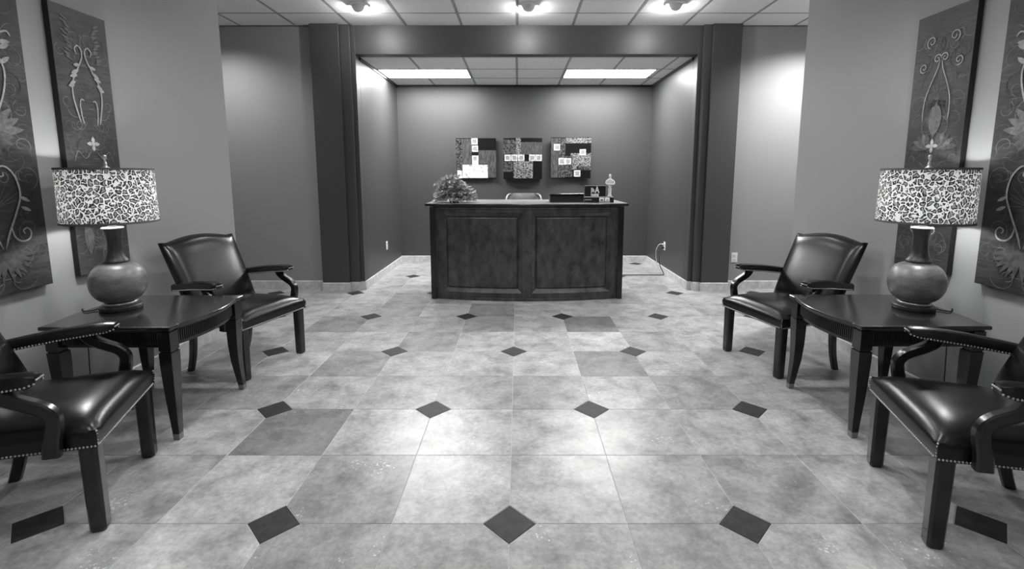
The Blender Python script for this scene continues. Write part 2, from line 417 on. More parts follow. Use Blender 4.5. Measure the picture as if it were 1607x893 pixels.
baseboard('hall_left', (-HX, YH), (-2.27, YH), (0, -1), .36)
baseboard('hall_right', (2.44, YH), (HX, YH), (0, -1), .4)
baseboard('pilaster_left', (-2.27, 5.44), (-1.955, 5.44), (0, -1), .4)
baseboard('pilaster_right', (2.125, 5.44), (2.44, 5.44), (0, -1), .4)
baseboard('pilaster_step_left', (-1.955, 5.475), (-1.845, 5.475), (0, -1), .2)
baseboard('pilaster_step_right', (2.035, 5.475), (2.125, 5.475), (0, -1), .2)
baseboard('pilaster_return_left', (-1.955, 5.44 - BT), (-1.955, 5.475 - BT), (1, 0), .2)
baseboard('pilaster_return_right', (2.125, 5.44 - BT), (2.125, 5.475 - BT), (-1, 0), .2)
baseboard('step_return_left', (-1.845, 5.475 - BT), (-1.845, 5.51 - BT), (1, 0), .2)
baseboard('step_return_right', (2.035, 5.475 - BT), (2.035, 5.51 - BT), (-1, 0), .2)
baseboard('jamb_left', (-1.845, 5.51), (RX0, 5.51), (0, -1), .2)
baseboard('jamb_right', (RX1, 5.51), (2.035, 5.51), (0, -1), .2)
baseboard('recess_left', (RX0, 5.51 - BT), (RX0, RY), (1, 0), .42)
baseboard('recess_right', (RX1, 5.51 - BT), (RX1, RY), (-1, 0), .42)
baseboard('recess_back', (RX0 + BT, RY), (RX1 - BT, RY), (0, -1), .4)

# ------------------------------------------------------------ ceilings
ceil = structure(MB().box(-HX, HX, YB, YH + .2, HZ + .014, HZ + .09).build('ceiling', M['ceil']))
G = .61; GX = -.01; GY = 5.115
def ceil_tile(parent, x0, x1, y0, y1, z):
    b_ = .012
    if x1 - x0 < .04 or y1 - y0 < .04: return
    m = MB(); m.loft([[(x0 + b_, y0 + b_, z + .012), (x1 - b_, y0 + b_, z + .012), (x1 - b_, y1 - b_, z + .012), (x0 + b_, y1 - b_, z + .012)],
                      [(x0 + b_, y0 + b_, z + .004), (x1 - b_, y0 + b_, z + .004), (x1 - b_, y1 - b_, z + .004), (x0 + b_, y1 - b_, z + .004)],
                      [(x0 + b_ + .006, y0 + b_ + .006, z - .001), (x1 - b_ - .006, y0 + b_ + .006, z - .001), (x1 - b_ - .006, y1 - b_ - .006, z - .001), (x0 + b_ + .006, y1 - b_ - .006, z - .001)]])
    m.build('ceiling_tile', M['ceil'], parent)
for k in range(-7, 8):
    x0, x1 = GX + k * G, GX + (k + 1) * G
    for y0, y1 in ((GY - G, GY), (GY, 5.53), (GY - 2 * G, GY - G)):
        if y1 <= GY - G + .01 and not (XL < x0 and x1 < XR): continue
        ceil_tile(ceil, max(x0, -HX), min(x1, HX), y0, y1, HZ)
    if k > -7: MB().box(x0 - .012, x0 + .012, 3.9 if XL < x0 < XR else 4.35, 5.53, HZ - .001, HZ + .010).build('grid_bar', M['bar'], ceil)
MB().box(-HX, HX, GY - .009, GY + .009, HZ - .002, HZ + .008).build('grid_bar', M['bar'], ceil)
MB().box(XL, XR, GY - G - .009, GY - G + .009, HZ - .002, HZ + .008).build('grid_bar', M['bar'], ceil)

rc = structure(MB().box(RX0, RX1, 5.64, RY, RZ + .014, RZ + .05).build('ceiling_recess', M['ceil']))
PY0, PY1 = 6.235, 6.80
for k in range(-3, 4):
    x0, x1 = max(-.015 + k * G, RX0 + .0), min(-.015 + (k + 1) * G, RX1)
    for y0, y1 in ((5.64, PY0), (PY0, PY1), (PY1, RY)):
        if y0 == PY0 and k in (-3, -2, 1, 2): continue
        ceil_tile(rc, x0, x1, y0, y1, RZ)
    if k > -3: 
        for y0, y1 in ((5.64, PY0), (PY0, PY1), (PY1, RY)):
            if y0 == PY0 and k in (-2, 2): continue
            MB().box(x0 - .01, x0 + .01, y0, y1, RZ - .001, RZ + .010).build('grid_bar', M['bar'], rc)
for y in (PY0, PY1): MB().box(RX0, RX1, y - .008, y + .008, RZ - .002, RZ + .008).build('grid_bar', M['bar'], rc)
def troffer(x0, x1, label):
    t = tag(empty('ceiling_light', ((x0 + x1) / 2, (PY0 + PY1) / 2, RZ)), label, 'ceiling light', 'recessed light panels above the desk')
    hx, hy = (x1 - x0) / 2 - .012, (PY1 - PY0) / 2 - .012
    f = MB()
    f.box(-hx, hx, -hy, -hy + .014, -.004, .010).box(-hx, hx, hy - .014, hy, -.004, .010).box(-hx, -hx + .014, -hy + .014, hy - .014, -.004, .010).box(hx - .014, hx, -hy + .014, hy - .014, -.004, .010)
    f.build('frame', M['black'], t)
    MB().box(-hx + .014, hx - .014, -hy + .014, hy - .014, .000, .008).build('diffuser', M['panel'], t)
troffer(-1.79, -.625, 'glowing rectangular light panel in the recess ceiling, on the left')
troffer(.595, 1.77, 'glowing rectangular light panel in the recess ceiling, on the right')

def point(name, loc, watts, rad, parent=None):
    ld = bpy.data.lights.new(name, 'POINT'); ld.energy = watts; ld.shadow_soft_size = rad
    o = bpy.data.objects.new(name, ld); C.objects.link(o); o.location = loc; o.parent = parent
    return o
def eyeball(x, y, label):
    t = tag(empty('eyeball_downlight', (x, y, HZ)), label, 'ceiling light', 'eyeball downlights before the recess')
    MB().lathe([(.060, -.001), (.098, -.001), (.102, -.006), (.096, -.012), (.068, -.014), (.060, -.010)], 36).build('trim_ring', M['white'], t, smooth='auto')
    # half dome shielding the lamp, open toward the recess
    n, k = 28, 9; rings = []
    for sh in (.064, .060):
        for j in range(k + 1):
            ph = j / k * pi / 2
            ring = []
            for i in range(n + 1):
                th = pi + pi * i / n * 1.0
                ring.append((sh * cos(th) * cos(ph), sh * sin(th) * cos(ph), -.008 - sh * .95 * sin(ph)))
            rings.append(ring)
    m = MB()
    for half in (rings[:k + 1], rings[k + 1:]):
        vs = [p for r in half for p in r]; fs = [(j * (n + 1) + i, j * (n + 1) + i + 1, (j + 1) * (n + 1) + i + 1, (j + 1) * (n + 1) + i) for j in range(k) for i in range(n)]
        m.add(vs, fs)
    m.build('eyeball_shield', M['fixture'], t, smooth=True)
    MB().lathe([(.001, -.045), (.03, -.040), (.045, -.022), (.045, -.004), (.001, -.004)], 24).build('bulb', M['bulb'], t, smooth=True)
    point('downlight_glow', (0, .075, -.038), L_EYE, .028, t)
eyeball(-1.545, 4.875, 'white eyeball downlight in the ceiling, above the left pilaster side')
eyeball(.10, 4.875, 'white eyeball downlight in the ceiling, in line with the desk')
eyeball(1.51, 4.84, 'white eyeball downlight in the ceiling, above the right pilaster side')
def canlight(x, y, watts, label, spot=150):
    t = tag(empty('recessed_downlight', (x, y, HZ)), label, 'ceiling light', 'recessed downlights over the room')
    MB().lathe([(.075, .0), (.098, .0), (.102, -.006), (.075, -.012)], 36).build('trim_ring', M['white'], t, smooth='auto')
    MB().lathe([(.001, -.003), (.07, -.003), (.072, .004), (.001, .004)], 28).build('lens', M['bulb'], t)
    ld = bpy.data.lights.new('downlight_beam', 'SPOT'); ld.energy = watts; ld.spot_size = radians(spot); ld.spot_blend = .8; ld.shadow_soft_size = .06
    o = bpy.data.objects.new('downlight_beam', ld); C.objects.link(o); o.parent = t; o.location = (0, 0, -.03)
for x, xn in ((-1.23, 'left'), (0, 'middle'), (1.21, 'right')):  # unseen downlight rows, added to light the room
    for y, yn in ((2.98, 'between the side tables'), (1.15, 'between the near armchairs'), (-.68, 'behind the camera')):
        canlight(x, y, L_ROOM * (1.45 if y > 2 else .72), 'added unseen round recessed downlight in the ceiling %s, %s of its row' % (yn, xn))
canlight(3.25, 4.86, L_HALL_R, 'round recessed downlight in the right hall ceiling')
canlight(-3.30, 4.90, L_HALL_L, 'round recessed downlight in the left hall ceiling')

# ------------------------------------------------------------ reception desk
DX, DW = .093, 1.022
def yf(x): return 5.14 - .135 * (1 - (x / DW) ** 2)
def bowed(m, x0, x1, z0, z1, off0, off1, n=14):      # plate following the bow; off is distance in front of the bow line
    rings = []
    for i in range(n + 1):
        x = x0 + (x1 - x0) * i / n; y = yf(x)
        rings.append([(x, y - off0, z0), (x, y - off1, z0), (x, y - off1, z1), (x, y - off0, z1)])
    return m.loft(rings)
desk = tag(empty('reception_desk', (DX, 0, 0)), 'dark wooden reception desk with bowed two-panel front in the recess', 'desk')
b = MB()
pts = [(-DW + .03, 5.86), (-DW + .03, yf(DW - .03) + .02)] + [(-DW + .03 + (2 * DW - .06) * i / 24, yf(-DW + .03 + (2 * DW - .06) * i / 24) + .022) for i in range(1, 24)] + [(DW - .03, yf(DW - .03) + .02), (DW - .03, 5.86)]
b.prism(pts, .02, 1.008); b.build('body', M['desk'], desk)
for s in (-1, 1):
    MB().box(s * DW - (.055 if s > 0 else 0), s * DW + (.055 if s < 0 else 0), 5.115, 5.86, 0, 1.01).build('end_panel', M['desk'], desk, bevel=.006)
    MB().box(s * (DW - .012) - .028, s * (DW - .012) + .028, 5.085, 5.115, 0, 1.01).build('corner_post', M['wood'], desk, bevel=.004)
fr0, fr1 = -.022, .016
for x0, x1 in ((-.967, -.905), (-.052, .052), (.905, .967)): bowed(MB(), x0, x1, .0, 1.008, fr0, fr1, 6).build('stile', M['desk'], desk, bevel=.003)
for x0, x1 in ((-.905, -.052), (.052, .905)):
    bowed(MB(), x0, x1, .945, 1.008, fr0, fr1).build('rail', M['desk'], desk, bevel=.003)
    bowed(MB(), x0, x1, .0, .085, fr0, fr1).build('rail', M['desk'], desk, bevel=.003)
    bowed(MB(), x0 + .05, x1 - .05, .135, .895, fr0, -.004).build('panel', M['desk'], desk, bevel=.012)
    # sloped moulding round the panel
    m = MB()
    mw = .045
    def mold(ps):
        rings = []
        for (xa, za), (xb, zb) in ps:
            rings.append([(xa, yf(xa) - fr1 - .004, za), (xb, yf(xb) + .016, zb), (xb, yf(xb) + .03, zb), (xa, yf(xa) + .02, za)])
        m.loft(rings)
    N = 12
    mold([((x0 + (x1 - x0) * i / N, .945), (x0 + mw + (x1 - x0 - 2 * mw) * i / N, .945 - mw)) for i in range(N + 1)])
    mold([((x0 + (x1 - x0) * i / N, .085), (x0 + mw + (x1 - x0 - 2 * mw) * i / N, .085 + mw)) for i in range(N + 1)])
    mold([((x0, .085 + .86 * i / 2), (x0 + mw, .085 + mw + (.86 - 2 * mw) * i / 2)) for i in range(3)])
    mold([((x1, .085 + .86 * i / 2), (x1 - mw, .085 + mw + (.86 - 2 * mw) * i / 2)) for i in range(3)])
    m.build('panel_moulding', M['desk'], desk, smooth='auto')
bowed(MB(), -.967, .967, .0, .03, .0, .028, 24).build('plinth', M['desk'], desk, bevel=.004)
bowed(MB(), -.967, .967, .985, 1.008, .0, .028, 24).build('cornice', M['desk'], desk, bevel=.004)
tw = DW + .068
tp = [(-tw, 5.90)] + [(-tw + 2 * tw * i / 30, 5.10 - .135 * (1 - ((-tw + 2 * tw * i / 30) / tw) ** 2)) for i in range(31)] + [(tw, 5.90)]
MB().prism(tp, 1.01, 1.040).build('desk_top', M['wood'], desk, bevel=.008, seg=3)
MB().prism([(x * .988, y + .010 if y < 5.5 else y - .012) for x, y in tp], 1.0395, 1.042).build('counter_surface', M['desktop'], desk)

# ------------------------------------------------------------ things on the desk
DZ = 1.042
pl = tag(empty('potted_plant', (-.705, 5.28, DZ)), 'bushy flowering plant spilling over the desk top', 'plant')
MB().lathe([(.045, 0), (.05, .004), (.055, .045), (.057, .05), (.05, .05), (.045, .042), (.001, .042)], 28).build('pot', M['pot'], pl, smooth='auto')
lf, ft, stm = MB(), MB(), MB()
rp = random.Random(5)
def leafq(m, p, d, up, ln, wd):
    d = d.normalized(); s_ = d.cross(up).normalized(); u = s_.cross(d)
    m.add([p, p + d * ln * .45 + s_ * wd + u * .003, p + d * ln, p + d * ln * .45 - s_ * wd + u * .003, p + d * ln * .5 - u * ln * .08], [(0, 1, 4), (1, 2, 4), (2, 3, 4), (3, 0, 4)])
for k in range(260):
    a = rp.uniform(0, 2 * pi); e = rp.uniform(-.3, 1.4) if k < 180 else rp.uniform(-.6, .1); rr = rp.uniform(.72, 1.1)
    tip = Vector((cos(a) * cos(e) * .235 * rr, sin(a) * cos(e) * .15 * rr, .085 + max(-.075, sin(e) * .20 * rr)))
    if tip.x > .1: tip.z *= .78
    if tip.x < -.12: tip.z *= .9
    if tip.z < .02: tip.z = .02
    base = Vector((cos(a) * .03, sin(a) * .03, .05))
    mid = (base + tip) / 2 + Vector((0, 0, .03))
    stm.tube([base, mid, tip], .0018, 4)
    for q in range(9):
        t = rp.uniform(.3, 1); p = base.lerp(tip, t) + Vector((0, 0, .03 * (1 - abs(2 * t - 1))))
        d = Vector((rp.gauss(0, 1), rp.gauss(0, 1), rp.gauss(.1, .7))) + (tip - base).normalized() * .8
        leafq(lf, p, d, Vector((rp.gauss(0, .3), rp.gauss(0, .3), 1)), rp.uniform(.03, .055), rp.uniform(.008, .014))
    if rp.random() < .8:
        for q in range(5):
            d = Vector((cos(q * 1.257), sin(q * 1.257), .25)); d.rotate(Matrix.Rotation(rp.uniform(-.9, .9), 3, 'X'))
            leafq(ft, tip, d, Vector((0, 0, 1)), .025, .010)
for mb_ in (lf, ft, stm): mb_.v = [(x, y, max(z, .002 + .004 * ((k * 7) % 5) / 5)) for k, (x, y, z) in enumerate(mb_.v)]
stm.build('stems', M['leaf'], pl)['kind'] = 'stuff'
lf.build('foliage', M['leaf'], pl)['kind'] = 'stuff'
ft.build('blossoms', M['petal'], pl)['kind'] = 'stuff'

tray = tag(empty('desk_organizer', (.535, 5.36, DZ)), 'low black glossy desk organizer box beside the logo sign', 'organizer')
MB().box(-.185, .185, -.11, .11, 0, .012).build('base', M['black'], tray, bevel=.002)
m = MB(); m.add([(-.185, -.11, .012), (-.173, -.11, .012), (-.173, .11, .012), (-.185, .11, .012), (-.185, -.11, .075), (-.173, -.11, .075), (-.173, .11, .088), (-.185, .11, .088)], [(0, 1, 2, 3), (4, 5, 6, 7), (0, 1, 5, 4), (1, 2, 6, 5), (2, 3, 7, 6), (3, 0, 4, 7)])
m.build('side_panel', M['black'], tray, bevel=.001)
o = MB().box(.173, .185, -.11, .11, .012, .09).build('side_panel', M['black'], tray, bevel=.001)
MB().box(-.173, .173, .098, .11, .012, .088).build('back_panel', M['black'], tray)
MB().box(-.173, .173, -.106, -.098, .012, .070).build('front_panel', M['black'], tray)
o = MB().box(-.187, .187, -.114, .112, .086, .096).build('lid', plain('glossy_black_lid', .03, .12, coat=1), tray, bevel=.002)
o.rotation_euler = (0, radians(-.8), 0)

def text(s, size, mat, parent, loc, rot=(pi / 2, 0, 0), name='lettering', depth=.0006, xs=1, bold=.002):
    cu = bpy.data.curves.new('t', 'FONT'); cu.body = s; cu.size = size; cu.extrude = depth; cu.align_x = 'CENTER'; cu.offset = bold
    to = bpy.data.objects.new('t', cu); C.objects.link(to)
    dg = bpy.context.evaluated_depsgraph_get(); me = bpy.data.meshes.new_from_object(to.evaluated_get(dg))
    bpy.data.objects.remove(to); me.materials.clear(); me.materials.append(mat)
    o = bpy.data.objects.new(name, me); C.objects.link(o); o.parent = parent; o.location = loc; o.rotation_euler = rot; o.scale = (xs, 1, 1)
    return o
sg = tag(empty('logo_sign', (.84, 5.245, DZ)), 'small black desk sign with white A logo', 'sign')
MB().box(-.125, .118, -.012, .012, 0, .012).build('foot', M['black'], sg, bevel=.001)
MB().box(-.112, .116, -.004, .004, .062, .182).build('board', M['black'], sg, bevel=.001)
MB().box(-.118, .112, -.010, .004, .012, .058).build('lower_board', M['black'], sg, bevel=.001)
MB().box(-.118, .110, -.013, -.004, .058, .064).build('white_ledge', M['paper'], sg)
text('A', .098, M['paper'], sg, (.022, -.0048, .106), xs=.72, bold=.003)
text('h', .060, M['paper'], sg, (-.020, -.0048, .116), xs=.9, bold=.003)
text('ooms', .052, M['paper'], sg, (.003, -.0048, .070), xs=.62, bold=.003)
MB().box(-.044, -.037, -.0052, -.0041, .070, .160).build('letter_stem', M['paper'], sg)
MB().box(-.112, -.038, -.0112, -.0100, .026, .036).build('caption_strip', plain('grey_caption', .35, .5), sg)
def cardholder(name, x, y, w, lab, tilt):
    t = tag(empty(name, (x, y, DZ)), lab, 'card holder', 'business cards on the desk')
    MB().box(-w / 2 - .004, w / 2 + .004, -.022, .022, 0, .006).build('holder_base', M['silver'], t, bevel=.001)
    MB().box(-w / 2 - .002, w / 2 + .002, -.022, -.018, .006, .020).build('holder_lip', M['silver'], t)
    for q in range(3):
        o = MB().box(-w / 2, w / 2, -.001, .001, 0, .050).build('business_card', M['paper'], t); o.location = (0, -.012 + q * .008, .006); o.rotation_euler = (radians(-14), 0, 0)
    o = MB().box(-w * .3, w * .3, -.0016, -.001, .016, .034).build('card_print', M['scroll2'] if tilt else M['tile_pale'], t); o.location = (0, -.012, .006); o.rotation_euler = (radians(-14), 0, 0)
cardholder('business_card_holder', .905, 5.185, .05, 'small card holder with printed cards before the logo sign', 1)
cardholder('business_card_holder', .965, 5.185, .05, 'small card holder with blank white cards before the statuette', 0)
st = tag(empty('statuette', (1.005, 5.26, DZ)), 'pale figurine trophy on a square black base on the desk', 'statuette')
MB().box(-.04, .04, -.035, .035, 0, .060).build('pedestal', M['black'], st, bevel=.003)
figm = plain('pale_figurine', .75, .3)
m = MB()
prof = [(.024, .022, .060), (.022, .018, .075), (.015, .013, .085), (.016, .013, .11), (.018, .014, .14), (.014, .012, .17), (.018, .014, .195), (.030, .018, .215), (.036, .018, .232), (.034, .017, .246), (.020, .013, .258), (.009, .009, .264), (.009, .009, .270), (.013, .014, .278), (.0145, .015, .290), (.011, .012, .303), (.003, .003, .309)]
m.loft([[(a * cos(2 * pi * i / 20), c_ * sin(2 * pi * i / 20), z) for i in range(20)] for a, c_, z in prof])
for s in (-1, 1):
    m.tube(smoothpath([(s * .030, 0, .240), (s * .043, -.006, .222), (s * .040, -.016, .203), (s * .016, -.022, .200), (s * .002, -.022, .198)], 4), [.009] * 17, 8)
m.build('figure', figm, st, smooth=True)

# office chair behind the desk
oc = tag(empty('office_chair', (.075, 6.25, 0)), 'dark office chair with chrome arm loops behind the desk, only its top showing', 'chair')
def rbox(m, x0, x1, y0, y1, z0, z1): return m.box(x0, x1, y0, y1, z0, z1)
MB().box(-.25, .25, -.24, .24, .45, .53).build('seat', M['leather'], oc, bevel=.035, seg=4)
grl = plain('grey_office_leather', .12, .35, bump=.2, bscale=80, var=.4, vscale=10)
m = MB()
def bk(u, v):
    z = .56 + .535 * v; hw = .22 - .075 * max(0, (v - .75) / .25) ** 1.5
    return ((2 * u - 1) * hw, .20 + .05 * v - .035 * (1 - (2 * u - 1) ** 4) * (1 - (2 * v - 1) ** 6), z)
def bk2(u, v):
    p = bk(1 - u, v); return (p[0], .27 + .05 * v, p[2])
m.grid(bk, 14, 14); m.grid(bk2, 14, 14)
for v in range(14):
    for e in (0, 1):
        a, b_, c_, d_ = bk(e, v / 14), bk(e, (v + 1) / 14), bk2(1 - e, (v + 1) / 14), bk2(1 - e, v / 14); m.add([a, b_, c_, d_], [(0, 1, 2, 3)])
for u in range(14):
    for e in (0, 1):
        a, b_, c_, d_ = bk(u / 14, e), bk((u + 1) / 14, e), bk2(1 - (u + 1) / 14, e), bk2(1 - u / 14, e); m.add([a, b_, c_, d_], [(0, 1, 2, 3)])
m.build('backrest', grl, oc, smooth='auto')
for s in (-1, 1):
    MB().tube(smoothpath([(s * .17, .24, 1.085), (s * .20, .20, 1.082), (s * .225, .15, 1.05), (s * .25, .06, .92), (s * .285, -.12, .74), (s * .28, -.16, .62), (s * .24, 0, .49)], 6), .011, 10).build('arm', M['ferrule'], oc, smooth=True)
MB().lathe([(.03, .06), (.03, .3), (.045, .3), (.045, .45), (.001, .45)], 20).build('pedestal', M['black'], oc, smooth='auto')
for k in range(5):
    a = k * 2 * pi / 5 + .3
    MB().tube([(0, 0, .09), (.15 * cos(a), .15 * sin(a), .08), (.3 * cos(a), .3 * sin(a), .06)], [.025, .02, .015], 8).build('leg', M['black'], oc)
    o = MB().lathe([(.001, -.012), (.028, -.012), (.028, .012), (.001, .012)], 16).build('caster', M['black'], oc); o.location = (.3 * cos(a), .3 * sin(a), .028); o.rotation_euler = (pi / 2, 0, a)

# ------------------------------------------------------------ three curved art panels on the recess wall
def art(x0, x1, z0, z1, curve, label, patches, squares):
    xc = (x0 + x1) / 2; hw = (x1 - x0) / 2
    root = tag(empty('art_panel', (xc, RY, z0)), label, 'artwork', 'square abstract panels behind the desk')
    H = z1 - z0
    def y(a):                                       # front surface, a in -1..1
        return -(.05 + (curve * (1 - a * a) if curve > 0 else -curve * a * a))
    def patch(name, a0, a1, h0, h1, off, mat, back=None):
        n = 8; rings = []
        for i in range(n + 1):
            a = a0 + (a1 - a0) * i / n; yy = y(a); bk_ = (yy + .022) if back is None else yy + back
            rings.append([(a * hw, yy - off, h0 * H), (a * hw, yy - off, h1 * H), (a * hw, bk_, h1 * H), (a * hw, bk_, h0 * H)])
        return MB().loft(rings).build(name, M[mat], root)
    patch('board', -1, 1, 0, 1, 0, 'brush_d')
    MB().box(-hw * .5, hw * .5, -.035 if curve >= 0 else -.03, 0, H * .3, H * .7).build('hanger_block', M['black'], root)
    for q, (a0, a1, h0, h1, mat) in enumerate(patches):
        patch('painted_field', a0, a1, h0, h1, .0012 + .0004 * q, mat, -.0002)
    for (a, h, s) in squares:
        patch('pale_square', a - s / hw, a + s / hw, h - s / H, h + s / H, .006, 'tile_pale', -.001)
        k = s * .62
        patch('square_center', a - k / hw, a + k / hw, h - k / H, h + k / H, .0072, 'square_mid', -.006)
    return root
art(-.93, -.33, 1.29, 1.885, 0, 'square abstract panel with white lower block, hung above the plant',
    [(-1, -.7, 0.05, .98, 'spk_d'), (-.7, -.22, .33, .98, 'brush'), (.12, 1, .36, .7, 'brush'), (.6, 1, .02, .36, 'brush'), (-.95, -.7, .0, .2, 'pale'), (-.68, .58, 0.01, .34, 'pale'), (-.2, .11, .34, .57, 'pale')],
    [(-.07, .92, .046), (-.05, .74, .046), (-.05, .5, .04)])
art(-.22, .36, 1.28, 1.885, .055, 'square abstract panel with a row of five pale squares, middle of the three',
    [(-1, -.12, .56, .96, 'spk_d'), (-.1, 1, .60, .90, 'brush'), (-1, -.5, .18, .42, 'spk_d'), (-.48, .52, .02, .44, 'spk'), (-.35, -.1, .6, 1, 'spk')],
    [(-.78, .52, .047), (-.43, .52, .047), (-.08, .52, .047), (.48, .52, .047), (.82, .52, .047)])
art(.49, 1.083, 1.29, 1.895, -.045, 'square abstract panel with scattered pale squares, hung above the logo sign',
    [(-1, -.65, .02, .98, 'brush'), (-.64, -.28, .02, .98, 'spk_d'), (-.26, 1, .86, .99, 'spk'), (.0, 1, .22, .62, 'spk'), (-.27, .1, .04, .55, 'spk_d'), (.3, .98, .2, .3, 'spk_d')],
    [(-.7, .76, .047), (.6, .64, .045), (-.44, .42, .05), (-.13, .42, .045), (.34, .12, .047)])

# ------------------------------------------------------------ outlets and cords
def outlet(loc, rz, label):
    t = tag(empty('wall_outlet', loc, rz), label, 'outlet', 'white wall outlets')
    MB().box(-.036, .036, -.005, 0, -.058, .058).build('cover_plate', M['white'], t, bevel=.002)
    for s in (-1, 1):
        r = MB().box(-.017, .017, -.008, -.005, s * .024 - .015, s * .024 + .015).build('receptacle', M['white'], t, bevel=.003)
        MB().box(-.008, -.005, -.0086, -.008, s * .024 - .004, s * .024 + .006).box(.005, .008, -.0086, -.008, s * .024 - .004, s * .024 + .006).build('slots', M['black'], r)
outlet((RX0, 6.48, .385), pi / 2, 'white outlet on the left wall of the recess')
outlet((RX1, 6.42, .385), -pi / 2, 'white outlet with a plugged-in cord on the right recess wall')
outlet((2.545, YH, .378), 0, 'white outlet on the light wall beside the right pilaster')
cdt = tag(empty('power_cord', (RX1, 6.40, 0)), 'black power cord looping from the outlet to the desk along the floor', 'cord')
MB().box(-.036, -.0085, .005, .030, .35, .372).build('plug', M['black'], cdt, bevel=.004)
MB().tube(smoothpath([(-.03, .018, .36), (-.06, .01, .34), (-.085, -.03, .25), (-.08, -.06, .14), (-.04, -.07, .05), (-.03, -.075, .010), (-.08, -.09, .006), (-.3, -.085, .006), (-.62, -.10, .006), (-.97, -.20, .006), (-1.1, -.45, .006)], 8), .0055, 8).build('cord', M['rubber'], cdt, smooth=True)
cdt = tag(empty('white_cord', (RX1, 6.42, 0)), 'thin white cord hanging from the upper socket of the right recess outlet', 'cord')
MB().box(-.03, -.0085, -.012, .012, .40, .418).build('plug', M['white'], cdt, bevel=.004)
MB().tube(smoothpath([(-.025, .005, .41), (-.07, .01, .405), (-.11, .01, .33), (-.105, .01, .2), (-.075, .005, .08), (-.06, 0, .010), (-.1, -.005, .006), (-.4, -.01, .006), (-.8, -.04, .006)], 8), .004, 8).build('cord', M['fixture'], cdt, smooth=True)

